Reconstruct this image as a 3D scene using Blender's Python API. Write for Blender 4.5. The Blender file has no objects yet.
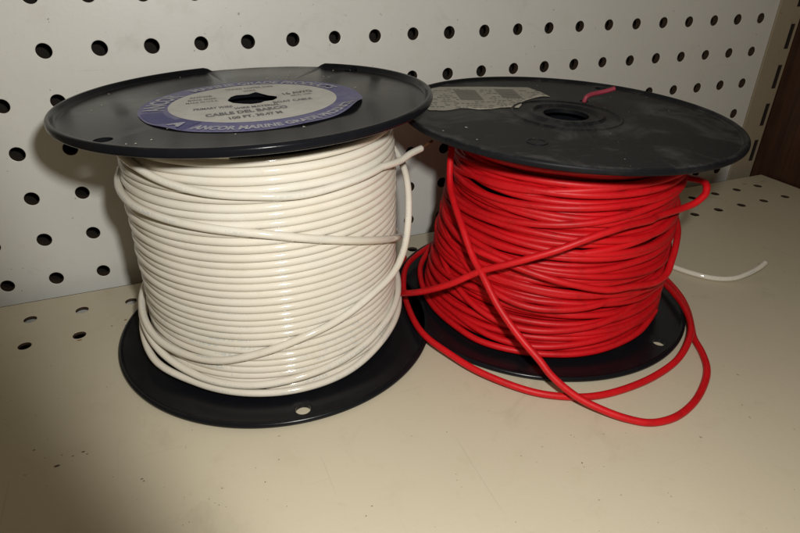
import bpy, bmesh, math, random
from math import sin, cos, pi, radians, degrees, hypot, atan2, sqrt
from mathutils import Vector, Matrix
random.seed(7)
U = 0.01                      # all coordinates below are centimetres
scene = bpy.context.scene
COL = scene.collection

# ------------------------------------------------------------------ helpers
def link(name, me, mats, parent=None, smooth=True):
    if not isinstance(mats, (list, tuple)): mats = [mats]
    for m in mats: me.materials.append(m)
    if smooth:
        for p in me.polygons: p.use_smooth = True
    o = bpy.data.objects.new(name, me); COL.objects.link(o)
    if parent: o.parent = parent
    return o

def mesh(verts, faces, mi=None, uv=None):
    me = bpy.data.meshes.new('m')
    me.from_pydata([(v[0]*U, v[1]*U, v[2]*U) for v in verts], [], faces)
    if uv:                       # u = length along the wire in metres, v = round it
        lay = me.uv_layers.new(name='UVMap')
        lay.data.foreach_set('uv', [c for q in uv for c in q])
    if mi:
        for p, k in zip(me.polygons, mi): p.material_index = k
    me.validate(); me.update()
    return me

def tag(o, label=None, cat=None, group=None, kind=None):
    if label: o['label'] = label
    if cat: o['category'] = cat
    if group: o['group'] = group
    if kind: o['kind'] = kind
    return o

def thing(name, loc, label, cat, group=None):
    o = bpy.data.objects.new(name, None); COL.objects.link(o)
    o.location = (loc[0]*U, loc[1]*U, loc[2]*U); o.empty_display_size = .02
    return tag(o, label, cat, group)

def catmull(P, n=12, closed=False):
    P = [Vector(p) for p in P]; out = []
    m = len(P)
    for i in range(m-1):
        p0 = P[i-1] if i > 0 else P[0]*2-P[1]
        p1, p2 = P[i], P[i+1]
        p3 = P[i+2] if i+2 < m else P[-1]*2-P[-2]
        # centripetal parametrisation keeps uneven spacing free of kinks
        t0 = 0; t1 = t0+max((p1-p0).length, 1e-4)**.5; t2 = t1+max((p2-p1).length, 1e-4)**.5; t3 = t2+max((p3-p2).length, 1e-4)**.5
        for k in range(n):
            t = t1+(t2-t1)*k/n
            a1 = p0*((t1-t)/(t1-t0))+p1*((t-t0)/(t1-t0)); a2 = p1*((t2-t)/(t2-t1))+p2*((t-t1)/(t2-t1)); a3 = p2*((t3-t)/(t3-t2))+p3*((t-t2)/(t3-t2))
            b1 = a1*((t2-t)/(t2-t0))+a2*((t-t0)/(t2-t0)); b2 = a2*((t3-t)/(t3-t1))+a3*((t-t1)/(t3-t1))
            out.append(b1*((t2-t)/(t2-t1))+b2*((t-t1)/(t2-t1)))
    out.append(P[-1]); return out

def tube_data(path, r, sides=10, caps=True, base=0):
    V, F, T = [], [], []
    n = len(path); up = Vector((0, 0, 1)); ln = [0.0]
    for i in range(1, n): ln.append(ln[-1]+(path[i]-path[i-1]).length)
    for i, p in enumerate(path):
        t = (path[min(i+1, n-1)]-path[max(i-1, 0)]).normalized()
        if i == 0:
            a = t.cross(up)
            if a.length < .1: a = t.cross(Vector((1, 0, 0)))
            a.normalize()
        else:
            a = (a - t*a.dot(t)).normalized()
        b = t.cross(a)
        for k in range(sides):
            w = 2*pi*k/sides
            V.append(p+a*(r*cos(w))+b*(r*sin(w)))
    for i in range(n-1):
        for k in range(sides):
            k2 = (k+1) % sides
            F.append((base+i*sides+k, base+i*sides+k2, base+(i+1)*sides+k2, base+(i+1)*sides+k))
            a0, a1, b0, b1 = ln[i]*U, ln[i+1]*U, k/sides, (k+1)/sides
            T += [(a0, b0), (a0, b1), (a1, b1), (a1, b0)]
    if caps:
        F.append(tuple(base+k for k in range(sides))[::-1]); F.append(tuple(base+(n-1)*sides+k for k in range(sides)))
        T += [(0, 0)]*(2*sides)
    return V, F, T

def tube(name, path, r, m, parent=None, sides=10):
    V, F, T = tube_data(path, r, sides)
    return link(name, mesh(V, F, uv=T), m, parent)

def lathe_data(prof, n=128, mod=None):
    """prof: list of (r,z); mod(theta, r, z) -> (r,z)"""
    V, F = [], []
    for i in range(n):
        th = 2*pi*i/n
        for (r, z) in prof:
            if mod: r, z = mod(th, r, z)
            V.append((r*cos(th), r*sin(th), z))
    m = len(prof)
    for i in range(n):
        j = (i+1) % n
        for k in range(m):
            k2 = (k+1) % m
            F.append((i*m+k, j*m+k, j*m+k2, i*m+k2))
    return V, F

def cut_holes(me, holes, depth=3, n=28):
    """through holes (x, y, r) cut in a closed mesh"""
    V, F = [], []
    for (x, y, r) in holes:
        b = len(V)
        for k in range(n):
            w = 2*pi*k/n+.05
            V.append((x+r*cos(w), y+r*sin(w), -depth))
        for k in range(n):
            w = 2*pi*k/n+.05
            V.append((x+r*cos(w), y+r*sin(w), depth))
        F.append(tuple(range(b, b+n))[::-1]); F.append(tuple(range(b+n, b+2*n)))
        for k in range(n):
            k2 = (k+1) % n
            F.append((b+k, b+k2, b+n+k2, b+n+k))
    cm = mesh(V, F)
    a = bpy.data.objects.new('a', me); c = bpy.data.objects.new('c', cm)
    COL.objects.link(a); COL.objects.link(c)
    md = a.modifiers.new('b', 'BOOLEAN'); md.operation = 'DIFFERENCE'; md.solver = 'EXACT'; md.object = c
    dg = bpy.context.evaluated_depsgraph_get(); dg.update()
    out = bpy.data.meshes.new_from_object(a.evaluated_get(dg))
    bpy.data.objects.remove(a); bpy.data.objects.remove(c)
    return out

def smooth_by_angle(me, ang=35):
    bm = bmesh.new(); bm.from_mesh(me)
    bmesh.ops.recalc_face_normals(bm, faces=bm.faces)
    for f in bm.faces: f.smooth = True
    for e in bm.edges:
        if len(e.link_faces) == 2 and e.calc_face_angle(0) > radians(ang): e.smooth = False
    bm.to_mesh(me); bm.free()

# ------------------------------------------------------------------ materials
def mat(name):
    m = bpy.data.materials.new(name); m.use_nodes = True
    nt = m.node_tree; b = nt.nodes['Principled BSDF']
    return m, nt, b
def N(nt, t, **kw):
    n = nt.nodes.new(t)
    for k, v in kw.items():
        if k in n.inputs: n.inputs[k].default_value = v
        else: setattr(n, k, v)
    return n
def ramp(nt, fac, stops):
    r = nt.nodes.new('ShaderNodeValToRGB'); el = r.color_ramp.elements
    while len(el) < len(stops): el.new(.5)
    for e, (p, c) in zip(el, stops):
        e.position = p; e.color = (*c, 1) if len(c) == 3 else c
    nt.links.new(fac, r.inputs[0]); return r
def noise(nt, scale, detail=4, rough=.6, vec=None, dist=0):
    n = nt.nodes.new('ShaderNodeTexNoise'); n.inputs['Scale'].default_value = scale
    n.inputs['Detail'].default_value = detail; n.inputs['Roughness'].default_value = rough; n.inputs['Distortion'].default_value = dist
    if vec is None:
        tc = nt.nodes.new('ShaderNodeTexCoord'); vec = tc.outputs['Object']
    nt.links.new(vec, n.inputs['Vector']); return n
def mixc(nt, fac, a, b):
    m = nt.nodes.new('ShaderNodeMix'); m.data_type = 'RGBA'
    for s, v in ((m.inputs[0], fac), (m.inputs[6], a), (m.inputs[7], b)):
        if hasattr(v, 'is_linked') or isinstance(v, bpy.types.NodeSocket): nt.links.new(v, s)
        elif isinstance(v, (int, float)): s.default_value = v
        else: s.default_value = (*v, 1)
    return m.outputs[2]
def math_(nt, op, a, b=None):
    m = nt.nodes.new('ShaderNodeMath'); m.operation = op
    for i, v in enumerate((a, b)):
        if v is None: continue
        if isinstance(v, (int, float)): m.inputs[i].default_value = v
        else: nt.links.new(v, m.inputs[i])
    return m.outputs[0]
def bump(nt, b, h, dist, strength=1):
    n = nt.nodes.new('ShaderNodeBump'); n.inputs['Distance'].default_value = dist; n.inputs['Strength'].default_value = strength
    nt.links.new(h, n.inputs['Height']); nt.links.new(n.outputs[0], b.inputs['Normal'])

def paint(name, col, rough, speck=.5, stain=(.30, .25, .16), speck_th=.76):
    m, nt, b = mat(name)
    big = noise(nt, 9, 3, .5); mid = noise(nt, 60, 5, .65)
    c1 = mixc(nt, math_(nt, 'MULTIPLY', ramp(nt, big.outputs[0], [(.35, (0, 0, 0)), (.7, (1, 1, 1))]).outputs[0], .35), col, [c*.86 for c in col])
    c2 = mixc(nt, math_(nt, 'MULTIPLY', ramp(nt, mid.outputs[0], [(.55, (0, 0, 0)), (.8, (1, 1, 1))]).outputs[0], .35), c1, [col[0]*.8, col[1]*.76, col[2]*.68])
    sp = noise(nt, 330, 2, .5); c3 = mixc(nt, math_(nt, 'MULTIPLY', ramp(nt, sp.outputs[0], [(speck_th, (0, 0, 0)), (speck_th+.03, (1, 1, 1))]).outputs[0], speck), c2, stain)
    tc = N(nt, 'ShaderNodeTexCoord'); scr = None
    for rz, sc_ in ((.5, (7, 300, 300)), (-.9, (300, 9, 300))):
        mp = N(nt, 'ShaderNodeMapping'); mp.inputs['Scale'].default_value = sc_; mp.inputs['Rotation'].default_value = (.25, rz*.4, rz)
        nt.links.new(tc.outputs['Object'], mp.inputs['Vector']); q = noise(nt, 1.6, 2, .5, mp.outputs[0], .3)
        v_ = ramp(nt, q.outputs[0], [(.735, (0, 0, 0)), (.76, (1, 1, 1))]).outputs[0]
        scr = v_ if scr is None else math_(nt, 'MAXIMUM', scr, v_)
    c3 = mixc(nt, math_(nt, 'MULTIPLY', scr, .22), c3, [c*.55 for c in col])
    sm_ = noise(nt, 22, 6, .75, dist=1.2)
    c3 = mixc(nt, math_(nt, 'MULTIPLY', ramp(nt, sm_.outputs[0], [(.58, (0, 0, 0)), (.74, (1, 1, 1))]).outputs[0], .16), c3, stain)
    nt.links.new(c3, b.inputs['Base Color'])
    rr = ramp(nt, mid.outputs[0], [(.3, (rough-.08,)*3), (.75, (rough+.12,)*3)]); nt.links.new(rr.outputs[0], b.inputs['Roughness'])
    op = noise(nt, 420, 3, .6); bump(nt, b, op.outputs[0], .00012, .5)
    return m

M = {}
M['board'] = paint('board enamel', (.69, .68, .635), .42, .55, (.12, .09, .06), .745)
M['shelf'] = paint('shelf enamel', (.575, .515, .385), .40, .6, (.16, .10, .06), .74)
def plain(name, col, rough, metal=0, bs=200, bd=.0001, var=.25):
    m, nt, b = mat(name)
    n = noise(nt, bs, 5, .6)
    nt.links.new(mixc(nt, ramp(nt, n.outputs[0], [(.3, (0, 0, 0)), (.75, (1, 1, 1))]).outputs[0], col, [c*(1-var) for c in col]), b.inputs['Base Color'])
    b.inputs['Roughness'].default_value = rough; b.inputs['Metallic'].default_value = metal
    bump(nt, b, n.outputs[0], bd, .5); return m
M['hardboard_shade'] = plain('hardboard core', (.05, .028, .014), .85)  # brown board core darkened for hole shade; also paints shade inside steel openings
M['cavity_shade'] = plain('dark cavity', (.012, .008, .005), .9)  # near-black tone that paints in the shade of hollows
M['upright'] = paint('beige steel', (.36, .30, .21), .5, .6, (.12, .07, .04), .71)
M['copper'] = plain('dull copper', (.22, .10, .05), .5, .6)
M['wood'], nt, b = mat('dark wood')
tc = N(nt, 'ShaderNodeTexCoord'); mp = N(nt, 'ShaderNodeMapping'); mp.inputs['Scale'].default_value = (60, 60, 2.5)
nt.links.new(tc.outputs['Object'], mp.inputs['Vector']); wn = noise(nt, 3, 6, .65, mp.outputs[0], .4)
rw = ramp(nt, wn.outputs[0], [(.3, (.018, .006, .003)), (.55, (.045, .016, .008)), (.75, (.075, .028, .014))])
nt.links.new(rw.outputs[0], b.inputs['Base Color']); b.inputs['Roughness'].default_value = .45; bump(nt, b, wn.outputs[0], .0003, .4)

def plastic(name, dust, dustcol=(.13, .125, .11), base=(.006, .0065, .0085), lo=.52, rough=.30, spec=.4, ior=1.5):
    m, nt, b = mat(name)
    big = noise(nt, 28, 6, .7, dist=.8)
    fine = noise(nt, 900, 2, .5)
    tc = N(nt, 'ShaderNodeTexCoord'); mp = N(nt, 'ShaderNodeMapping'); mp.inputs['Scale'].default_value = (14, 160, 30); mp.inputs['Rotation'].default_value = (0, 0, .5)
    nt.links.new(tc.outputs['Object'], mp.inputs['Vector']); scr = noise(nt, 3, 6, .75, mp.outputs[0], .6)
    d1 = ramp(nt, big.outputs[0], [(lo, (0, 0, 0)), (lo+.22, (1, 1, 1))]).outputs[0]
    d2 = ramp(nt, scr.outputs[0], [(.6, (0, 0, 0)), (.74, (1, 1, 1))]).outputs[0]
    d3 = ramp(nt, fine.outputs[0], [(.70, (0, 0, 0)), (.78, (1, 1, 1))]).outputs[0]
    # dust lies on faces that look up
    ge = N(nt, 'ShaderNodeNewGeometry'); sx = N(nt, 'ShaderNodeSeparateXYZ'); nt.links.new(ge.outputs['Normal'], sx.inputs[0])
    upf = ramp(nt, sx.outputs[2], [(.6, (.12, .12, .12)), (.95, (1, 1, 1))]).outputs[0]
    f = math_(nt, 'ADD', math_(nt, 'MULTIPLY', d1, .6), math_(nt, 'MULTIPLY', d2, .35)); f = math_(nt, 'ADD', f, math_(nt, 'MULTIPLY', d3, .7))
    f = math_(nt, 'ADD', f, .06)
    f = math_(nt, 'MULTIPLY', math_(nt, 'MULTIPLY', f, upf), dust)
    nt.links.new(mixc(nt, f, base, dustcol), b.inputs['Base Color'])
    nt.links.new(math_(nt, 'ADD', math_(nt, 'MULTIPLY', f, .35), rough), b.inputs['Roughness'])
    fb = noise(nt, 500, 3, .6); bump(nt, b, fb.outputs[0], .00006, .5)
    b.inputs['Specular IOR Level'].default_value = spec; b.inputs['IOR'].default_value = ior
    return m
M['plasticW'] = plastic('black plastic dusty', .30, (.13, .12, .095), rough=.20, spec=.25, ior=1.30)
M['plasticR'] = plastic('black plastic scuffed', .75, (.17, .17, .16), lo=.48, rough=.46, spec=.2, ior=1.38)
M['plasticB'] = plastic('black plastic base', .10, rough=.25, spec=.26)

def wiremat(name, col, dark, rough, printed=False, bs=600, spec=.5):
    m, nt, b = mat(name)
    n1 = noise(nt, 35, 4, .6); c = mixc(nt, ramp(nt, n1.outputs[0], [(.35, (0, 0, 0)), (.75, (1, 1, 1))]).outputs[0], col, dark)
    tc = N(nt, 'ShaderNodeTexCoord'); sp = N(nt, 'ShaderNodeSeparateXYZ'); nt.links.new(tc.outputs['UV'], sp.inputs[0])
    if printed:
        # small blue-grey lettering printed along the jacket, rubbed away in places
        cb = N(nt, 'ShaderNodeCombineXYZ'); nt.links.new(math_(nt, 'MULTIPLY', sp.outputs[0], 1.0), cb.inputs[0]); nt.links.new(math_(nt, 'MULTIPLY', sp.outputs[1], .004), cb.inputs[1])
        l = noise(nt, 1500, 1.5, .5, cb.outputs[0])
        word = noise(nt, 70, 1, .5, cb.outputs[0]); rub = noise(nt, 30, 3, .6)
        drift = noise(nt, 14, 2, .5)
        band = math_(nt, 'LESS_THAN', math_(nt, 'ABSOLUTE', math_(nt, 'SUBTRACT', math_(nt, 'FRACT', math_(nt, 'ADD', sp.outputs[1], math_(nt, 'MULTIPLY', drift.outputs[0], .35))), .10)), .06)
        f = math_(nt, 'MULTIPLY', ramp(nt, l.outputs[0], [(.47, (0, 0, 0)), (.53, (1, 1, 1))]).outputs[0], band)
        f = math_(nt, 'MULTIPLY', f, ramp(nt, word.outputs[0], [(.45, (0, 0, 0)), (.48, (1, 1, 1))]).outputs[0])
        f = math_(nt, 'MULTIPLY', f, ramp(nt, rub.outputs[0], [(.38, (.15, .15, .15)), (.62, (1, 1, 1))]).outputs[0])
        c = mixc(nt, math_(nt, 'MULTIPLY', f, .42), c, (.30, .38, .45))
        g = noise(nt, 150, 4, .75)
        c = mixc(nt, math_(nt, 'MULTIPLY', ramp(nt, g.outputs[0], [(.58, (0, 0, 0)), (.76, (1, 1, 1))]).outputs[0], .30), c, (.50, .42, .30))
        h = noise(nt, 20, 4, .7)
        c = mixc(nt, math_(nt, 'MULTIPLY', ramp(nt, h.outputs[0], [(.5, (0, 0, 0)), (.7, (1, 1, 1))]).outputs[0], .25), c, (.62, .64, .60))
    else:
        cb = N(nt, 'ShaderNodeCombineXYZ'); nt.links.new(sp.outputs[0], cb.inputs[0]); nt.links.new(math_(nt, 'MULTIPLY', sp.outputs[1], .012), cb.inputs[1])
        l = noise(nt, 420, 5, .75, cb.outputs[0]); g = noise(nt, 45, 4, .7)
        f = math_(nt, 'MULTIPLY', ramp(nt, l.outputs[0], [(.50, (0, 0, 0)), (.72, (1, 1, 1))]).outputs[0], ramp(nt, g.outputs[0], [(.35, (.25, .25, .25)), (.65, (1, 1, 1))]).outputs[0])
        c = mixc(nt, math_(nt, 'MULTIPLY', f, .30), c, (.55, .05, .05))
        k = noise(nt, 90, 4, .7)
        c = mixc(nt, math_(nt, 'MULTIPLY', ramp(nt, k.outputs[0], [(.52, (0, 0, 0)), (.75, (1, 1, 1))]).outputs[0], .5), c, [q*.5 for q in dark])
    nt.links.new(c, b.inputs['Base Color']); b.inputs['Roughness'].default_value = rough
    b.inputs['Specular IOR Level'].default_value = spec
    n2 = noise(nt, bs, 3, .6); bump(nt, b, n2.outputs[0], .00008 if printed else .00014, .5)
    return m
M['white'] = wiremat('cream wire jacket', (.72, .67, .58), (.65, .60, .50), .11, True, 260)
M['red'] = wiremat('red wire jacket', (.60, .006, .011), (.46, .005, .008), .46, False, 500, .3)
M['redtail'] = wiremat('faded red jacket', (.30, .03, .06), (.20, .02, .035), .5)
def paper(name, col, d):
    m, nt, b = mat(name); n = noise(nt, 120, 5, .7); n2 = noise(nt, 700, 3, .6)
    c = mixc(nt, ramp(nt, n.outputs[0], [(.4, (0, 0, 0)), (.75, (1, 1, 1))]).outputs[0], col, d)
    c = mixc(nt, math_(nt, 'MULTIPLY', ramp(nt, n2.outputs[0], [(.6, (0, 0, 0)), (.75, (1, 1, 1))]).outputs[0], .35), c, d)
    nt.links.new(c, b.inputs['Base Color']); b.inputs['Roughness'].default_value = .5; bump(nt, b, n.outputs[0], .0002, .5); return m
M['cream'] = paper('label cream paper', (.60, .585, .55), (.47, .45, .42))
M['blue'] = paper('label blue ink', (.09, .085, .25), (.19, .19, .28))
M['navy'] = paper('label navy ink', (.02, .02, .16), (.05, .05, .18))
M['ink'] = paper('label black ink', (.07, .065, .075), (.20, .19, .19))
M['whiteink'] = paper('label white ink', (.44, .44, .48), (.27, .27, .38))
M['greyink'] = paper('faded grey print', (.12, .115, .10), (.22, .21, .18))
M['oldpaper'] = paper('aged paper', (.37, .35, .30), (.30, .28, .23))
M['torn'] = paper('torn paper fibres', (.55, .52, .45), (.40, .37, .30))

# ------------------------------------------------------------------ camera (solved from the 1-inch hole grid)
cam = bpy.data.cameras.new('camera'); co = bpy.data.objects.new('camera', cam); COL.objects.link(co)
R = Matrix(((.922426087508, .177955581259, -.342727186232), (-.385977235931, .453158397756, -.803535338294), (.012316104393, .87348685030, .486691931236)))
mw = R.to_4x4(); mw.translation = Vector((4.51674938, -35.46458482, 19.05171877))*U
co.matrix_world = mw
cam.sensor_width = 36; cam.lens = 584.0763/800*36; cam.clip_start = .01; cam.clip_end = 20
scene.camera = co

# ------------------------------------------------------------------ perforated sheets
def hole_grid(nx, ny, px, py, rad, ox, oy, n=32, mid=.5):
    """returns verts (u,v,w), faces, mats; plane w=0, tube going to w=-mid"""
    V, F, MI, key = [], [], [], {}
    def vid(u, v, w):
        k = (round(u, 3), round(v, 3), round(w, 3))
        if k not in key: key[k] = len(V); V.append((u, v, w))
        return key[k]
    angs = [2*pi*(k+.5)/n for k in range(n)]
    for i in nx:
        for j in ny:
            cx, cy = ox+i*px, oy+j*py
            jr = rad*random.uniform(.96, 1.04); jx = random.uniform(-.02, .02); jy = random.uniform(-.02, .02)
            rings = []
            sq = []
            for a in angs:
                ca, sa = cos(a), sin(a); s = min(px/2/abs(ca) if abs(ca) > 1e-6 else 1e9, abs(py)/2/abs(sa) if abs(sa) > 1e-6 else 1e9)
                sq.append(vid(cx+ca*s, cy+sa*s, 0))
            rings.append(sq)
            for rr, w in ((jr+.045, 0), (jr+.012, -.012), (jr, -.05), (jr, -mid)):
                rings.append([vid(cx+jx+rr*cos(a), cy+jy+rr*sin(a), w) for a in angs])
            for q in range(len(rings)-1):
                for k in range(n):
                    k2 = (k+1) % n
                    F.append((rings[q][k], rings[q+1][k], rings[q+1][k2], rings[q][k2])); MI.append(0 if q < 2 else 1)
            # corner triangles
            for sx in (-1, 1):
                for sy in (-1, 1):
                    c = vid(cx+sx*px/2, cy+sy*py/2, 0)
                    best = sorted(range(n), key=lambda k: (V[sq[k]][0]-(cx+sx*px/2))**2+(V[sq[k]][1]-(cy+sy*py/2))**2)[:2]
                    F.append((sq[best[0]], sq[best[1]], c)); MI.append(0)
    return V, F, MI

P = 2.6416; WY0 = 1.4186; WX0 = -.181; WZ0 = .586
V, F, MI = hole_grid(range(-10, 21), range(-7, 6), P, -P, .382, WX0, WZ0+5*P)
V = [(x, WY0-w, z) for x, z, w in V]
xr = WX0+20.5*P; zb = WZ0-P/2; zt = WZ0+12.5*P; xl = WX0-10.5*P
b0 = len(V)      # right margin strip, top fold, side edge of the panel
V += [(xr, WY0, zb), (xr+.35, WY0, zb), (xr+.35, WY0, zt), (xr, WY0, zt), (xr+.35, WY0+.5, zb), (xr+.35, WY0+.5, zt)]
F += [(b0, b0+1, b0+2, b0+3), (b0+1, b0+4, b0+5, b0+2)]; MI += [0, 1]
me = mesh(V, F, MI)
smooth_by_angle(me, 12)
o = link('pegboard_wall', me, [M['board'], M['hardboard_shade']], smooth=False)
tag(o, kind='structure')
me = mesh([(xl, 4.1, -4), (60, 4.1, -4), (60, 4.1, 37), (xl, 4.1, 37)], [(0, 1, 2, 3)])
tag(link('wall_cavity_shade', me, M['cavity_shade']), kind='structure')  # dark sheet added behind the holes to stand for the shade there

# shelf
px, py = 2.641, 2.70
V, F, MI = hole_grid(range(-8, 23), range(0, 2), px, -py, .33, -4.02, -2.01, mid=.16)
V = [(x, y, w) for x, y, w in V]
x0 = -4.02-8.5*px; x1 = -4.02+22.5*px; ya = -2.01+py/2; yb = -2.01-1.5*py; XR = 57.0
def quad(pts, m=0):
    b = len(V); V.extend(pts); F.append(tuple(range(b, b+len(pts)))); MI.append(m)
quad([(x0, ya, 0), (x1, ya, 0), (x1, 0, 0), (x0, 0, 0)])
quad([(x0, -46, 0), (x1, -46, 0), (x1, yb, 0), (x0, yb, 0)])
quad([(x1, -46, 0), (XR, -46, 0), (XR, 0, 0), (x1, 0, 0)])
quad([(x0, 0, -.16), (XR, 0, -.16), (XR, 0, 0), (x0, 0, 0)])
quad([(x0, -46, -3), (XR, -46, -3), (XR, -46, 0), (x0, -46, 0)])
quad([(XR, -46, -3), (XR, 0, -3), (XR, 0, 0), (XR, -46, 0)])
me = mesh(V, F, MI); smooth_by_angle(me, 12)
o = link('shelf', me, [M['shelf'], M['hardboard_shade']], smooth=False); tag(o, kind='structure')  # steel hole walls coloured dark to paint in their shade
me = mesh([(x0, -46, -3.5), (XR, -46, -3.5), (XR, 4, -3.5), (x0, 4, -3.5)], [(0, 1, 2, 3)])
tag(link('under_shelf_shade', me, M['cavity_shade']), kind='structure')  # dark sheet added below so the shelf holes look shaded
me = mesh([(x0, -3.1, -.5), (12, -3.1, -.5), (12, -.8, -.5), (x0, -.8, -.5)], [(0, 1, 2, 3)])
tag(link('shelf_bracket', me, M['board']), kind='structure')

# side panel of dark wood
me = mesh([(57.35, -48, -6), (57.35, 14, -6), (57.35, 14, 45), (57.35, -48, 45), (58.5, -48, -6), (58.5, 14, -6), (58.5, 14, 45), (58.5, -48, 45)],
          [(0, 1, 2, 3), (4, 7, 6, 5), (0, 3, 7, 4), (3, 2, 6, 7)])
tag(link('wood_side_panel', me, M['wood'], smooth=False), kind='structure')

# slotted upright
def box_mesh(x0, x1, y0, y1, z0, z1):
    v = [(x, y, z) for x in (x0, x1) for y in (y0, y1) for z in (z0, z1)]
    f = [(0, 1, 3, 2), (4, 6, 7, 5), (0, 4, 5, 1), (2, 3, 7, 6), (0, 2, 6, 4), (1, 5, 7, 3)]
    return v, f
up = thing('slotted_upright', (56, WY0, -.9), 'beige slotted steel upright post beside the right edge of the pegboard', 'upright post')
V, F, MI = [], [], []
ux0, ux1, sx0, sx1 = xr+.45-56, 57.25-56, .42, .94
def q3(a, b, c, d, m=0):
    k = len(V); V.extend([a, b, c, d]); F.append((k, k+1, k+2, k+3)); MI.append(m)
zs = -.1; slots = []
z = -1.4
while z < 40: z += 3.4; slots.append((z-.1, z+1.95))
yF = -.12
q3((ux0, yF, -.0), (sx0, yF, 0), (sx0, yF, 40), (ux0, yF, 40)); q3((sx1, yF, 0), (ux1, yF, 0), (ux1, yF, 40), (sx1, yF, 40))
prev = 0
for a, b_ in slots:
    q3((sx0, yF, prev), (sx1, yF, prev), (sx1, yF, a), (sx0, yF, a)); prev = b_
    for (pa, pb) in (((sx0, a), (sx0, b_)), ((sx1, b_), (sx1, a)), ((sx0, b_), (sx1, b_)), ((sx1, a), (sx0, a))):
        q3((pa[0], yF, pa[1]), (pb[0], yF, pb[1]), (pb[0], yF+.1, pb[1]), (pa[0], yF+.1, pa[1]), 1)
q3((ux0, yF, 0), (ux0, yF, 40), (ux0, 2.4, 40), (ux0, 2.4, 0)); q3((ux1, yF, 40), (ux1, yF, 0), (ux1, 2.4, 0), (ux1, 2.4, 40))
link('post', mesh(V, F, MI), [M['upright'], M['hardboard_shade']], up, smooth=False)  # second material paints shade onto the inner slot walls
v, f = box_mesh(sx0-.25, sx1+.25, yF+.11, yF+.2, 0, 40); link('slot_shade', mesh(v, f), M['cavity_shade'], up, smooth=False)  # dark box added close behind the slots as painted shade

# ------------------------------------------------------------------ winding with layering
class Pack:
    """remembers where wire already lies, so that later turns ride over earlier ones"""
    NB = 240
    def __init__(s, base, d):
        s.base = base; s.d = d; s.bins = [[] for _ in range(s.NB)]
    def rest(s, th, z, skip=None):
        b = int((th % (2*pi))/(2*pi)*s.NB) % s.NB
        r = s.base(th, z); d2 = s.d*s.d
        for (zz, rr) in s.bins[b]:
            dz = z-zz
            if dz*dz < d2*.97:
                q = rr+sqrt(d2-dz*dz)*.94
                if q > r: r = q
        return r
    def lay(s, pts, sm=5, commit_lag=200, maxlift=9):
        """pts: (theta, z, rmin) finely sampled; returns list with r"""
        raw = []; pend = []
        for i, (th, z, rm) in enumerate(pts):
            r = min(max(s.rest(th, z), rm), s.base(th, z)+maxlift); raw.append(r); pend.append((th, z, r))
            if len(pend) > commit_lag:
                a, b_, c = pend.pop(0); s.bins[int((a % (2*pi))/(2*pi)*s.NB) % s.NB].append((b_, c))
        for a, b_, c in pend: s.bins[int((a % (2*pi))/(2*pi)*s.NB) % s.NB].append((b_, c))
        n = len(raw)
        mx = [max(raw[max(0, i-3):i+4]) for i in range(n)]
        out = []
        for i in range(n):
            w = 0; a = 0
            for k in range(-sm*2, sm*2+1):
                j = min(max(i+k, 0), n-1); g = math.exp(-(k/sm)**2); w += g; a += g*mx[j]
            out.append(a/w)
        return [(pts[i][0], pts[i][1], out[i]) for i in range(n)]

def polar_cm(ctrl, n=16):
    """ctrl: (deg, z, rmin) -> fine samples about every 1.5 deg"""
    P_ = catmull([(radians(a)*5, z, r) for a, z, r in ctrl], 40)
    out = []; last = None
    for p in P_:
        th = p.x/5
        if last is None or abs(th-last) > 2*pi/240: out.append((th, p.y, p.z)); last = th
    return out

def xy(p, ox=0, oy=0): return Vector((ox+p[2]*cos(p[0]), oy+p[2]*sin(p[0]), p[1]))

# ------------------------------------------------------------------ spool parts
def flange_mesh(Rf, th, lip_in, lip_h, hole_r, holes, gap=None, rings=(), under=.06, wob=0.0):
    prof = [(hole_r, 0), (Rf-.42, 0), (Rf-.34, -under), (Rf-.20, -under)]
    zl, zh = -under, th+lip_h; rc = min(.15, (zh-zl)/2)
    prof += [(Rf-rc+rc*sin(a*pi/16), zl+rc-rc*cos(a*pi/16)) for a in range(0, 9)]
    prof += [(Rf-rc+rc*cos(a*pi/16), zh-rc+rc*sin(a*pi/16)) for a in range(0, 9)]
    prof += [(Rf-lip_in*.62, zh-.01), (Rf-lip_in*.8, th+lip_h*.6), (Rf-lip_in*.92, th+lip_h*.2), (Rf-lip_in-.03, th)]
    for (r, h, w) in sorted(rings, key=lambda q: -q[0]):
        prof += [(r+w, th), (r+w*.35, th+h), (r-w*.35, th+h), (r-w, th)]
    prof += [(hole_r, th)]
    def mod(t, r, z):
        if gap and z > th+.001 and r > Rf-lip_in-.2:
            d = degrees(t) % 360
            k = 1
            if gap[0] < d < gap[1]:
                k = max(0.0, 1-min(d-gap[0], gap[1]-d)/2.2)
                k = k*.9+.06*abs(sin(d*1.7))*(1-k)
            z = th+(z-th)*k
        if wob: z += wob*sin(2*t+.6)*(r/Rf)**2
        return r, z
    V, F = lathe_data(prof, 220, mod)
    me = mesh(V, F)
    if holes: me = cut_holes(me, holes)
    smooth_by_angle(me, 28)
    return me

def barrel(r, z0, z1, n=64):
    V, F = lathe_data([(r-.25, z0), (r, z0), (r, z1), (r-.25, z1)], n); return mesh(V, F)

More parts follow.
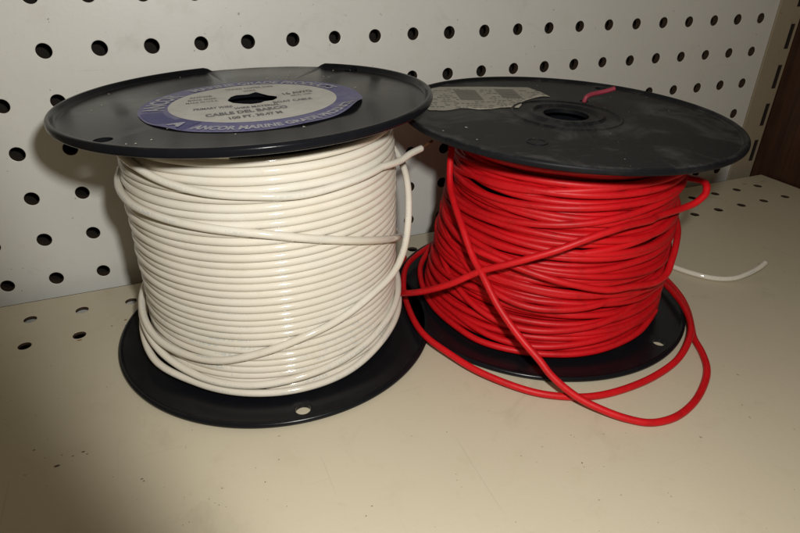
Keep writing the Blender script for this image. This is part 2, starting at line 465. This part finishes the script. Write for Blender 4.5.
def text_mesh(s, size, place, m, parent, name, bold=0.0, z=.0, sx=1.0):
    """place(x, y) -> (X, Y) in cm, s laid along x from 0; returns one mesh"""
    cu = bpy.data.curves.new('t', 'FONT'); cu.body = s; cu.size = size; cu.offset = bold; cu.resolution_u = 3; cu.align_x = 'CENTER'
    ob = bpy.data.objects.new('t', cu); COL.objects.link(ob)
    dg = bpy.context.evaluated_depsgraph_get(); dg.update()
    me = bpy.data.meshes.new_from_object(ob.evaluated_get(dg)); bpy.data.objects.remove(ob)
    for v in me.vertices:
        X, Y = place(v.co.x*sx, v.co.y)
        rr = hypot(X-LC[0], Y-LC[1])/LR; dz = lift_fn(atan2(Y-LC[1], X-LC[0]))*(max(0, rr-.76)/.24)**1.6
        v.co = Vector((X*U, Y*U, (z+dz)*U))
    return link(name, me, m, parent, smooth=False)

# ================================================================== WHITE SPOOL
WX, WY = 9.107, -7.449
ws = thing('wire_spool', (WX, WY, 0), 'black plastic spool wound with neat cream white wire, round blue and cream label on top', 'wire spool', 'spools of wire on the shelf')
wb = link('bottom_flange', flange_mesh(8.5, .24, .25, .05, 1.2, [(-.67, -7.72, .36)], under=.0), M['plasticB'], ws, smooth=False)
wb.location = (0, 0, .004*U)
link('core', barrel(3.2, .3, 12.3), M['plasticB'], ws)

def wbase(th, z):
    left = max(0, cos(th-pi))      # the pack bulges a little at the lower left
    return 6.36 - max(0, z-8.5)*.055 + left*max(0, 3.2-z)*.05
wp = Pack(wbase, .36)
n_t = 31; ns = 240
pts = []
for i in range(n_t*ns):
    t = i/ns
    z = .64 + .3635*t + .012*sin(t*7.3)+.02*sin(2*pi*t+1.1)*sin(t*.9)
    pts.append((2*pi*t-pi*.6, z, wbase(2*pi*t-pi*.6, z)+.03*sin(t*3.1)+.02*sin(t*17.3)*sin(t*.7)))
# the packed turns are laid side by side
path = [xy((a, z, r)) for a, z, r in pts]
for a, z, r in pts: wp.bins[int((a % (2*pi))/(2*pi)*wp.NB) % wp.NB].append((z, r))
V, F, T = tube_data([path[i] for i in range(0, len(path), 2)], .1875, 12)
link('wire_winding', mesh(V, F, uv=T), M['white'], ws)

def strand(name, pack, ctrl, r, m, parent, pre=(), post=(), sides=12, sm=5):
    pp = pack.lay(polar_cm(ctrl), sm=sm)
    mid = [xy(q) for q in pp]
    if pre: 
        k = catmull([Vector(p) for p in pre]+[mid[0], mid[min(12, len(mid)-1)]], 10); mid = k[:-10]+mid[1:] if len(k) > 10 else mid
    if post:
        k = catmull([mid[-13], mid[-1]]+[Vector(p) for p in post], 10); mid = mid[:-1]+k[10:]
    return tube(name, mid, r, m, parent, sides)

strand('loose_strand', wp, [(-235, 11.9, 6.3), (-200, 11.75, 6.3), (-172, 11.5, 6.4), (-154.6, 11.25, 6.6), (-135.3, 10.75, 6.6), (-120.9, 10.5, 6.6), (-103.3, 10.35, 6.6), (-88.8, 10.21, 6.6), (-69.8, 10.3, 6.6), (-50.3, 10.35, 6.6)],
       .166, M['white'], ws, post=[(5.45, -4.25, 10.22), (6.3, -3.6, 10.28), (7.1, -3.05, 10.28)])
# bare copper end of that strand
cp = tube('copper_end', catmull([(7.05, -3.08, 10.28), (7.5, -2.8, 10.35), (7.95, -2.46, 10.38)], 6), .065, M['copper'], ws, 8)
strand('loose_strand', wp, [(-250, 9.9, 6.6), (-215, 9.7, 6.5), (-190, 9.5, 6.5), (-170, 9.38, 6.55), (-155.3, 9.26, 6.7), (-143.3, 9.2, 6.7), (-122.9, 9.04, 6.7), (-103.1, 8.77, 6.7), (-82.8, 8.17, 6.7), (-60.4, 7.28, 6.7), (-40, 6.35, 6.6), (-15, 5.2, 6.5), (20, 4.4, 6.5)],
       .176, M['white'], ws)
strand('loose_strand', wp, [(-138, .70, 6.75), (-115, .64, 6.78), (-94.9, .62, 6.78), (-73.6, .72, 6.75), (-52.5, 1.1, 6.7), (-30, 1.4, 6.7), (0, 1.7, 6.65), (30, 2.0, 6.6), (60, 2.2, 6.5)],
       .176, M['white'], ws, pre=[(-5.9, 3.4, 2.2), (-6.75, 1.5, 1.9), (-7.05, -.3, 1.5), (-6.62, -2.6, 1.0)])
strand('loose_strand', wp, [(-140, 1.22, 6.75), (-131.5, 1.12, 6.75), (-113.2, 1.1, 6.78), (-94.4, 1.3, 6.75), (-70, 1.6, 6.7), (-45, 2.1, 6.7), (-15, 2.6, 6.65), (20, 3.1, 6.6), (55, 3.4, 6.5)],
       .176, M['white'], ws, pre=[(-5.5, 3.7, 3.4), (-6.5, 1.6, 3.0), (-6.92, -.2, 2.45), (-6.45, -2.5, 1.75)])
strand('loose_strand', wp, [(12, 9.9, 6.6), (-3, 9.4, 6.75), (-15, 8.7, 6.95), (-24, 7.6, 7.12), (-30, 6.5, 7.2), (-36, 5.7, 7.12), (-45.6, 4.94, 6.95), (-60.9, 4.45, 6.8), (-76.4, 3.89, 6.7), (-92.9, 3.41, 6.7), (-112.0, 2.75, 6.7), (-126.3, 2.33, 6.7), (-142.9, 2.2, 6.72), (-160, 2.25, 6.8), (-174.9, 2.55, 6.88), (-190, 2.9, 6.8), (-210, 3.2, 6.7)],
       .176, M['white'], ws)

# top flange, slightly tipped
wt = link('top_flange', flange_mesh(8.55, .20, .34, .25, 1.42, [(-6.23, -4.27, .36), (6.5, 4.6, .36)], gap=(50, 97), rings=((1.75, .04, .12),), under=-.07), M['plasticW'], ws, smooth=False)
wt.location = (-.28*U, .26*U, 12.28*U); wt.rotation_euler = (-.0204, -.025, 0)
ZS = .20
def disc_sheet(cx, cy, rad, z, inner=None, n=120, lift=None, rag=0):
    """flat paper sheet; inner = polygon of the torn centre; lift(theta)->extra z at the outer edge"""
    V, F = [], []; TT = (0, .3, .6, .76, .82, .88, .94, 1); rings = len(TT)
    for i in range(n):
        th = 2*pi*i/n
        if inner:   # ray / polygon intersection from the middle of the hole
            ix, iy = inner(th)
        rr = rad*(1+rag*sin(th*9)*sin(th*4.3))
        ox_, oy_ = cx+rr*cos(th), cy+rr*sin(th)
        for k in range(rings):
            t = TT[k]; zz = z+(lift(th)*(max(0, t-.76)/.24)**1.6 if lift else 0)
            V.append((ix+(ox_-ix)*t, iy+(oy_-iy)*t, zz))
    for i in range(n):
        j = (i+1) % n
        for k in range(rings-1): F.append((i*rings+k, i*rings+k+1, j*rings+k+1, j*rings+k))
    return V, F
HP = [(-1.01, .14), (-.78, .73), (-.5, 1.0), (.08, .93), (.5, 1.3), (.7, .75), (.9, .26), (1.22, -.14), (1.17, -.52), (.9, -.88), (.49, -.91), (.27, -1.15), (-.13, -1.2), (-.48, -.98), (-.87, -.6), (-1.02, -.11)]
def hub_hole(th):
    d = Vector((cos(th), sin(th))); best = .9
    for a, b_ in zip(HP, HP[1:]+HP[:1]):
        a = Vector(a)-Vector((.05, 0)); b_ = Vector(b_)-Vector((.05, 0)); e = b_-a
        den = d.x*e.y-d.y*e.x
        if abs(den) < 1e-9: continue
        t = (a.x*e.y-a.y*e.x)/den; u = (a.x*d.y-a.y*d.x)/den
        if t > 0 and -1e-6 <= u <= 1+1e-6: best = t
    return .05+d.x*best, d.y*best
lab = bpy.data.objects.new('label', None)
def lift_fn(th):
    d = (degrees(th) % 360)
    k = math.exp(-((d-322)/15)**2)*.22+math.exp(-((d-285)/10)**2)*.05+math.exp(-((d-215)/9)**2)*.04
    return k
LC = (.02, -.80); LR = 4.98
V, F = disc_sheet(LC[0], LC[1], LR, ZS+.035, hub_hole, 160, lift_fn, .006)
lab = link('label', mesh(V, F), M['blue'], wt)
V, F = disc_sheet(.08, -.62, 3.78, ZS+.043, hub_hole, 160, lambda t: .0)
link('label_centre', mesh(V, F), M['cream'], lab)
# navy logo block at the lower left of the ring
def arcblock(r0, r1, a0, a1, z, n=14):
    V, F = [], []
    for i in range(n+1):
        a = radians(a0+(a1-a0)*i/n)
        V += [(LC[0]+r0*cos(a), LC[1]+r0*sin(a), z), (LC[0]+r1*cos(a), LC[1]+r1*sin(a), z)]
    for i in range(n): F.append((2*i, 2*i+1, 2*i+3, 2*i+2))
    return V, F
V, F = arcblock(3.7, 4.9, 207, 226, ZS+.052); link('logo_block', mesh(V, F), M['navy'], lab)
V, F = arcblock(3.95, 4.85, 182, 207, ZS+.050); link('logo_block', mesh(V, F), M['navy'], lab)
def arc_top(r, a_mid):      # letters stand outward, read clockwise
    def f(x, y):
        a = radians(a_mid)-x/r; q = r+y; return LC[0]+q*cos(a), LC[1]+q*sin(a)
    return f
def arc_bot(r, a_mid):      # letters stand inward, read anticlockwise
    def f(x, y):
        a = radians(a_mid)+x/r; q = r-y; return LC[0]+q*cos(a), LC[1]+q*sin(a)
    return f
def line(cx, cy, ang):
    c, s = cos(radians(ang)), sin(radians(ang))
    return lambda x, y: (cx+x*c-y*s, cy+x*s+y*c)
zt_ = ZS+.062
text_mesh('ANCOR', 1.2, arc_top(3.92, 158), M['whiteink'], lab, 'label_lettering', .04, zt_, .66)
text_mesh('MARINE GRADE PRODUCTS', .86, arc_top(4.02, 70), M['whiteink'], lab, 'label_lettering', .03, zt_, .70)
text_mesh('A', .85, arc_bot(4.66, 217), M['whiteink'], lab, 'label_lettering', .05, zt_)
text_mesh('ANCOR MARINE GRADE PRODUCTS', .74, arc_bot(4.72, 279), M['whiteink'], lab, 'label_lettering', .03, zt_, .68)
TA = -4
for txt, size, x, y, an, bo, sx in (
        ('TINNED COPPER WIRE', .50, .35, 2.15, TA, .0, .46), ('WIRE', .36, .25, 1.55, TA, .01, .7),
        ('ANCOR', .42, -2.1, 1.15, -1, .01, .7), ('MARINE GRADE', .36, -2.1, .6, -1, .01, .5), ('MADE IN U.S.A.', .36, -2.15, .08, -1, .01, .6),
        ('16 AWG', .66, 2.3, .0, 6, .03, .62), ('100 Ft. 1mm', .34, 2.35, -.45, 6, .01, .6),
        ('PRIMARY WIRE', .50, -1.85, -1.4, -3, .02, .50), ('BOAT CABLE', .50, 1.7, -1.55, 2, .02, .62),
        ('WIRE MATERIAL', .46, .0, -1.95, -2, .02, .60), ('CABLE DEL BARCO', .66, -.55, -2.72, 1, .04, .62), ('100 FT. 30.47 M', .56, -.35, -3.55, 3, .035, .62)):
    text_mesh(txt, size, line(x, y, an), M['ink'], lab, 'label_lettering', bo*.5, zt_, sx)

# ================================================================== RED SPOOL
RX, RY = 24.51, -9.979
rs = thing('wire_spool', (RX, RY, 0), 'black plastic spool of loosely wound red wire, torn paper label on its scuffed top', 'wire spool', 'spools of wire on the shelf')
rb = link('bottom_flange', flange_mesh(8.75, .24, .25, .05, 1.15, [(3.07, -7.32, .33)], under=.0), M['plasticB'], rs, smooth=False)
rb.location = (0, 0, .004*U)
link('core', barrel(3.0, .3, 10.9), M['plasticB'], rs)
def rbase(th, z):
    return 6.24-.095*z+(.13+.085*z)*cos(th)+.02*sin(3*th+z)
rp = Pack(rbase, .345)
DR = .174
def helix(z0, z1, turns, th0, wander, ph, rm=0):
    out = []
    n = int(turns*240); w1, w2, w3 = random.random()*9, random.random()*9, random.random()*9
    for i in range(n+1):
        t = i/240; th = th0+2*pi*t; u = i/n
        z = z0+(z1-z0)*u
        env = min(1, u*6, (1-u)*6)
        z += wander*(.55*sin(2*pi*t+ph+w1+.35*t)+.4*sin(2*pi*t*.5+w2)+.3*sin(2*pi*t*1.63+w3)+.22*sin(2*pi*t*2.41+w1*2)+.5*sin(t*1.1+w2))*env
        z = min(max(z, .46), 10.55)
        out.append((th, z, rm))
    return out
allpts = []
lay1 = rp.lay(helix(.46, 10.5, 30, 0, .05, 0), sm=4, commit_lag=180, maxlift=.5)
lay2 = rp.lay(helix(10.5, .46, 28, .9, .32, 1.0), sm=4, commit_lag=180, maxlift=.48)
lay3 = rp.lay(helix(.5, 10.3, 21.5, 2.0, .62, 2.1), sm=5, commit_lag=180, maxlift=.68)
full = []
for L_ in (lay1, lay2, lay3): full += L_
V, F, T = [], [], []
for L_ in (lay1, lay2, lay3):
    pth = [xy(L_[i]) for i in range(0, len(L_), 2)]
    v, f, t_ = tube_data(pth, DR+.006, 10, True, len(V)); V += v; F += f; T += t_
link('wire_winding', mesh(V, F, uv=T), M['red'], rs)

def free(name, P_, m=M['red'], r=DR, parent=rs, n=12, sides=12):
    return tube(name, catmull(P_, n), r, m, parent, sides)
# loop that circles the foot of the spool
free('loose_loop', [(-2.2, 6.9, 1.4), (-3.94, 6.5, .95), (-6.53, 4.77, .8), (-7.8, 2.52, .72), (-8.48, .26, .72), (-8.78, -2.46, .72), (-8.17, -4.46, .6), (-7.35, -6.13, .45), (-5.72, -8.11, .3), (-4.46, -8.93, .23), (-3.02, -9.47, .21), (-1.23, -9.62, .22), (.85, -9.49, .35), (2.75, -9.0, .55), (4.79, -7.71, .8), (6.05, -6.14, .82), (6.97, -4.28, .75), (7.5, -2.51, .68), (7.6, -.5, .7), (7.2, 1.8, .8), (6.3, 3.6, 1.0)])
# long strand that falls from under the top flange to the shelf and swings round
free('loose_loop', [(-3.4, 3.2, 10.5), (-4.7, 2.3, 10.3), (-5.65, 1.3, 9.7),  (-6.3, .09, 7.95), (-6.54, -.9, 7.36), (-6.71, -2.32, 6.48), (-6.72, -3.5, 5.5), (-6.64, -4.46, 4.9), (-6.43, -5.71, 3.87), (-5.96, -7.01, 2.85), (-5.42, -8.07, 2.04), (-5.1, -8.72, 1.5), (-4.35, -9.72, .84), (-3.5, -10.63, .5), (-2.66, -11.35, .3), (-1.82, -11.85, .21), (-.58, -12.02, .21), (.97, -11.65, .21), (2.56, -10.84, .21), (3.7, -9.98, .21), (4.54, -8.89, .21), (5.21, -7.71, .2), (5.8, -7.0, .2), (6.45, -6.25, .2), (7.12, -5.38, .2), (7.85, -4.2, .2), (8.5, -2.6, .2), (8.95, -.8, .2), (9.05, 1.5, .2), (8.6, 3.6, .2)])
# diagonal strand in front
free('loose_loop', [(-6.6, 5.2, 1.1), (-7.7, 4.0, 1.05), (-8.6, 2.3, 1.15), (-9.0, .95, 1.45), (-8.95, -.3, 2.05), (-8.6, -1.75, 2.9), (-7.75, -3.23, 4.0), (-6.68, -4.22, 5.03), (-5.62, -5.2, 5.77), (-4.0, -6.28, 6.67), (-2.4, -6.85, 7.38), (-.8, -6.98, 7.68), (.95, -6.75, 7.6), (1.56, -6.5, 7.56), (2.57, -6.33, 7.57), (3.5, -6.22, 7.6), (4.15, -6.24, 7.74), (4.52, -6.24, 7.93), (4.83, -6.2, 8.17), (5.05, -6.0, 8.42), (5.28, -5.66, 8.48), (5.58, -5.1, 8.4), (6.0, -4.0, 8.1), (6.15, -2.4, 7.9), (6.0, -.5, 7.8), (5.8, 1.4, 7.8)])
# slack turn low on the right
free('loose_loop', [(5.9, 1.5, 6.2), (6.55, -1.0, 6.1), (6.35, -3.0, 5.9), (5.3, -4.75, 5.55), (4.3, -5.75, 5.1), (3.55, -6.35, 4.65), (2.9, -6.8, 4.3), (1.9, -7.1, 4.14), (.2, -7.15, 4.28), (-1.1, -7.0, 4.3), (-3.2, -6.2, 4.75), (-4.4, -5.3, 5.05), (-5.3, -4.2, 5.25), (-6.2, -2.7, 5.45), (-6.3, -1, 5.5), (-5.9, 1.2, 5.6), (-4.9, 3.2, 5.7)])
# slipped turns lying on the bottom flange at the left
free('loose_loop', [(-3.26, 6.5, 1.6), (-4.9, 5.35, 1.0), (-5.9, 4.2, .75), (-6.75, 1.87, .62), (-7.0, -.17, .58), (-6.75, -2.24, .58), (-6.2, -3.95, .58), (-5.15, -5.22, .6), (-3.57, -6.3, .6), (-1.8, -6.95, .62), (0, -7.1, .7), (2, -6.8, .9), (4, -5.8, 1.2)])
free('loose_loop', [(-4.0, 5.3, 2.0), (-5.3, 3.9, 1.6), (-6.2, 2.0, 1.2), (-6.5, -.34, 1.0), (-6.3, -2.4, .95), (-5.6, -4.4, .95), (-4.2, -5.9, 1.0), (-2.2, -6.75, 1.15), (0, -6.95, 1.3), (2.2, -6.5, 1.5), (4.4, -5.3, 1.7)])
free('loose_loop', [(-1.6, 4.9, 6.8), (-3.4, 4.2, 6.3), (-5.0, 3.2, 5.6), (-5.7, 1.5, 5.0), (-6.0, -.6, 4.3), (-5.85, -2.6, 3.7), (-5.3, -4.2, 3.3), (-4.2, -5.5, 3.1), (-2.2, -6.4, 3.1), (0, -6.55, 3.3), (2.5, -5.9, 3.7)])
free('loose_loop', [(-1.8, 5.1, 5.4), (-3.7, 4.6, 4.8), (-5.2, 3.4, 4.2), (-5.95, 1.5, 3.4), (-6.25, -.6, 2.7), (-6.1, -2.8, 2.2), (-5.4, -4.4, 1.9), (-4.2, -5.75, 1.9), (-2.2, -6.6, 2.0), (0, -6.75, 2.2), (2.5, -6.1, 2.6)])

rt = link('top_flange', flange_mesh(8.83, .22, .34, .17, 1.2, [(6.3, 4.75, .40), (2.95, 2.25, .26)], rings=((2.85, .07, .12), (1.85, .13, .22)), under=-.03), M['plasticR'], rs, smooth=False)
rt.location = (.29*U, -.19*U, 10.86*U); rt.rotation_euler = (.0167, .0261, 0)
# moulded round mark and hub socket
V, F = lathe_data([(.50, .21), (.50, .245), (.44, .25), (.40, .235), (.40, .21)], 40)
o = link('moulded_mark', mesh(V, F), M['plasticR'], rt); o.location = (-4.4*U, -3.75*U, 0)
# torn label
RL = [(-4.6, 7.0), (-3.92, 7.25), (-1.2, 6.75), (1.53, 6.01), (1.66, 4.8), (1.5, 3.55), (1.1, 3.75), (.48, 3.58), (-.1, 3.3), (-.6, 3.05), (-.97, 2.83), (-1.4, 2.2), (-1.88, 1.73), (-2.3, 1.95), (-2.81, 2.0), (-3.5, 1.85), (-4.27, 1.92), (-4.7, 2.3), (-5.08, 2.44), (-5.7, 2.2), (-6.12, 2.15), (-6.9, 2.4), (-7.3, 3.6), (-6.5, 5.2)]
def poly_sheet(pts, z):
    return [(x, y, z) for x, y in pts], [tuple(range(len(pts)))[::-1]]
def ragged(pts, amp=.07, n=5):
    out = []
    for a, b_ in zip(pts, pts[1:]+pts[:1]):
        a = Vector(a); b_ = Vector(b_)
        for k in range(n):
            t = k/n; q = a.lerp(b_, t)
            if k: q += Vector((random.uniform(-amp, amp), random.uniform(-amp, amp)))
            out.append((q.x, q.y))
    return out
bx_ = [(x, y) for x, y in RL]
V, F = poly_sheet(ragged(RL, .025), .25)
pl = link('paper_label', mesh(V, F), M['oldpaper'], rt, smooth=False)
torn = [(1.5, 3.55), (1.1, 3.75), (.48, 3.58), (-.1, 3.3), (-.6, 3.05), (-.97, 2.83), (-1.4, 2.2), (-1.88, 1.73), (-2.3, 1.95), (-2.81, 2.0), (-3.5, 1.85), (-4.27, 1.92), (-4.7, 2.3), (-5.08, 2.44)]
V, F = [], []
for (x, y) in torn:
    w = random.uniform(.12, .42); V += [(x, y-.02, .256), (x+random.uniform(-.1, .1), y+w, .256)]
for i in range(len(torn)-1): F.append((2*i, 2*i+1, 2*i+3, 2*i+2))
link('torn_edge', mesh(V, F), M['torn'], pl, smooth=False)
# faded print: two bar-code blocks and rows of small lettering
def inside(x, y):
    c = False; n = len(RL)
    for i in range(n):
        x1_, y1_ = RL[i]; x2_, y2_ = RL[i-1]
        if (y1_ > y) != (y2_ > y) and x < (x2_-x1_)*(y-y1_)/(y2_-y1_)+x1_: c = not c
    return c
V, F = [], []
ang = radians(-17)
def pb(u, v):   # label axes -> flange
    return (-3.0+u*cos(ang)-v*sin(ang), 4.6+u*sin(ang)+v*cos(ang))
def bar(u0, v0, u1, v1):
    cs = [pb(u0, v0), pb(u1, v0), pb(u1, v1), pb(u0, v1)]
    if all(inside(*q) for q in cs):
        k = len(V); V.extend([(q[0], q[1], .258) for q in cs]); F.append((k, k+1, k+2, k+3))
for (u0, u1, v0, v1) in ((-1.0, .35, -.9, 1.5), (1.6, 2.8, -.2, 1.9)):
    v = v0
    while v < v1:
        w = random.choice((.03, .05, .09, .12)); bar(u0, v, u1, v+w); v += w+random.choice((.03, .05, .07))
for row in range(11):
    v = -2.6+row*.42; u = -4.0
    while u < 4.6:
        w = random.uniform(.08, .3)
        if not (-1.2 < u < .5 and -1 < v < 1.6) and not (1.4 < u < 2.95 and -.4 < v < 2) and random.random() < .62: bar(u, v, u+w, v+.17)
        u += w+random.uniform(.05, .14)
link('faded_print', mesh(V, F), M['greyink'], pl, smooth=False)
# tail of the wire poking through the top
free('wire_tail', [(3.25, 2.05, 10.5), (3.22, 2.0, 11.0), (3.3, 1.97, 11.28), (3.6, 1.95, 11.42), (4.1, 1.88, 11.5), (4.6, 1.72, 11.62), (4.95, 1.6, 11.74)], M['redtail'], .13)
tube('tail_bore_shade', [Vector((4.93, 1.605, 11.735)), Vector((4.962, 1.595, 11.745))], .07, M['cavity_shade'], rs, 10)  # dark plug painting the shade inside the hollow wire end

# ================================================================== other loose things
o = tube('loose_wire', catmull([(28.5, 1.5, .2), (31.5, -1.5, .2), (33.4, -5.0, .2), (34.3, -8.4, .2), (34.75, -10.7, .2), (35.3, -12.1, .2), (36.15, -13.2, .2), (37.2, -13.75, .25), (38.25, -13.86, .4), (39.5, -13.75, .6), (40.15, -13.6, .75)], 12), .17, M['white'], None, 12)
tag(o, 'thin white wire end lying on the shelf behind the red spool', 'wire')
# rust stains on the shelf
M['rust'] = plain('rust stain', (.30, .14, .06), .8)
V, F = [], []
for cx, cy, sx_, sy_ in ((-1.35, -5.22, .16, .06), (.95, -4.05, .10, .07), (53.3, -1.25, .35, .05), (55.5, -1.35, .3, .04)):
    k = len(V)
    for i in range(14):
        a = 2*pi*i/14; q = random.uniform(.6, 1.1); V.append((cx+sx_*q*cos(a), cy+sy_*q*sin(a), .006))
    F.append(tuple(range(k, k+14)))
tag(link('rust_stains', mesh(V, F), M['rust'], smooth=False), 'small rusty chips in the shelf paint beside the holes', 'rust', kind='stuff')
# specks of dirt on the shelf
V, F = [], []
def speck(x, y, s, z=.008):
    k = len(V); n = random.randint(5, 7)
    a0 = random.random()*6; e = random.uniform(.4, 1)
    for i in range(n):
        a = a0+2*pi*i/n; q = s*random.uniform(.6, 1.15); V.append((x+q*cos(a), y+q*e*sin(a), z))
    F.append(tuple(range(k, k+n)))
SPECKS = [(-2.7, -13.09, 0.12), (-1.73, -14.41, 0.22), (-1.59, -13.84, 0.08), (-1.16, -14.07, 0.1), (-0.78, -13.98, 0.16), (-0.62, -14.17, 0.1), (-2.23, -13.75, 0.07), (-1.18, -14.35, 0.06), (1.47, -16.43, 0.12), (1.54, -16.57, 0.08), (0.4, -15.89, 0.04), (-3.11, -6.54, 0.06), (0.25, -4.43, 0.12), (3.6, -14.38, 0.05), (6.02, -18.44, 0.06), (4.03, -18.71, 0.06), (4.16, -18.87, 0.05), (4.4, -19.06, 0.05), (3.84, -18.44, 0.05), (9.6, -21.13, 0.09), (9.23, -21.46, 0.07), (2.81, -19.27, 0.05), (3.03, -19.22, 0.05), (0.08, -9.89, 0.08), (14.04, -18.73, 0.05), (13.33, -20.97, 0.06), (13.22, -21.26, 0.06), (18.51, -22.44, 0.07), (18.45, -22.65, 0.07), (19.07, -20.96, 0.06), (19.12, -21.1, 0.05), (17.94, -24.22, 0.05), (11.45, -22.88, 0.04), (-0.79, -2.15, 0.05), (27.84, -22.42, 0.06)]
for x, y, s in SPECKS: speck(x, y, s*.52)
rnd = random.Random(3)
for i in range(70): speck(rnd.uniform(-8, 50), rnd.uniform(-32, -5.5), rnd.choice((.014, .018, .022, .03)))
M['dirt'] = plain('brown dirt', (.13, .10, .065), .9)
tag(link('dirt_specks', mesh(V, F), M['dirt'], smooth=False), 'dark specks of dirt scattered over the cream shelf', 'dirt', kind='stuff')
V, F = [], []
rnd = random.Random(11)
for i in range(34):
    a = rnd.uniform(0, 2*pi); q = rnd.uniform(5.0, 8.1)
    if i % 2: a = rnd.uniform(radians(35), radians(75)); 
    x, y = q*cos(a), q*sin(a); s = rnd.choice((.03, .04, .06)); k = len(V)
    V += [(x-s, y-s*.6, ZS+.012), (x+s, y-s, ZS+.012), (x+s*.7, y+s, ZS+.012), (x-s*.4, y+s*.8, ZS+.03)]; F.append((k, k+1, k+2, k+3))
dm = plain('pale dust', (.5, .47, .4), .8)
tag(link('dust_specks', mesh(V, F), dm, wt, smooth=False), kind='stuff')
V, F = [], []
for i in range(26):
    a = rnd.uniform(0, 2*pi); q = rnd.uniform(3.2, 8.2); x, y = q*cos(a), q*sin(a)
    if i == 0: x, y = -6.5, -.85
    s = .08 if i == 0 else rnd.choice((.02, .03, .045)); k = len(V)
    V += [(x-s, y-s*.6, .23), (x+s, y-s, .23), (x+s*.7, y+s, .23), (x-s*.4, y+s*.8, .25)]; F.append((k, k+1, k+2, k+3))
tag(link('dust_specks', mesh(V, F), dm, rt, smooth=False), kind='stuff')

# ------------------------------------------------------------------ light: the camera's flash, plus dim warm room light
w = bpy.data.worlds.new('World'); scene.world = w; w.use_nodes = True
bg = w.node_tree.nodes['Background']; bg.inputs[0].default_value = (1.0, .80, .52, 1); bg.inputs[1].default_value = .125
L = bpy.data.lights.new('camera_flash', 'SPOT'); lo = bpy.data.objects.new('camera_flash', L); COL.objects.link(lo)
lp = Vector((7.0, -35.5, 22)); tg = Vector((25.3, 0, 10.9))
tg = lp+Vector((.8746, .4848, .0))*30   # cone turned aside; its edge imitates the lens barrel's shadow at the lower left
lo.location = lp*U; lo.rotation_euler = (tg-lp).to_track_quat('-Z', 'Y').to_euler()
L.energy = 3.15; L.shadow_soft_size = .007; L.spot_size = radians(174); L.spot_blend = .21; L.color = (1, .985, .935)
scene.view_settings.view_transform = 'Standard'; scene.view_settings.look = 'None'; scene.view_settings.exposure = 0
scene.render.engine = 'CYCLES'
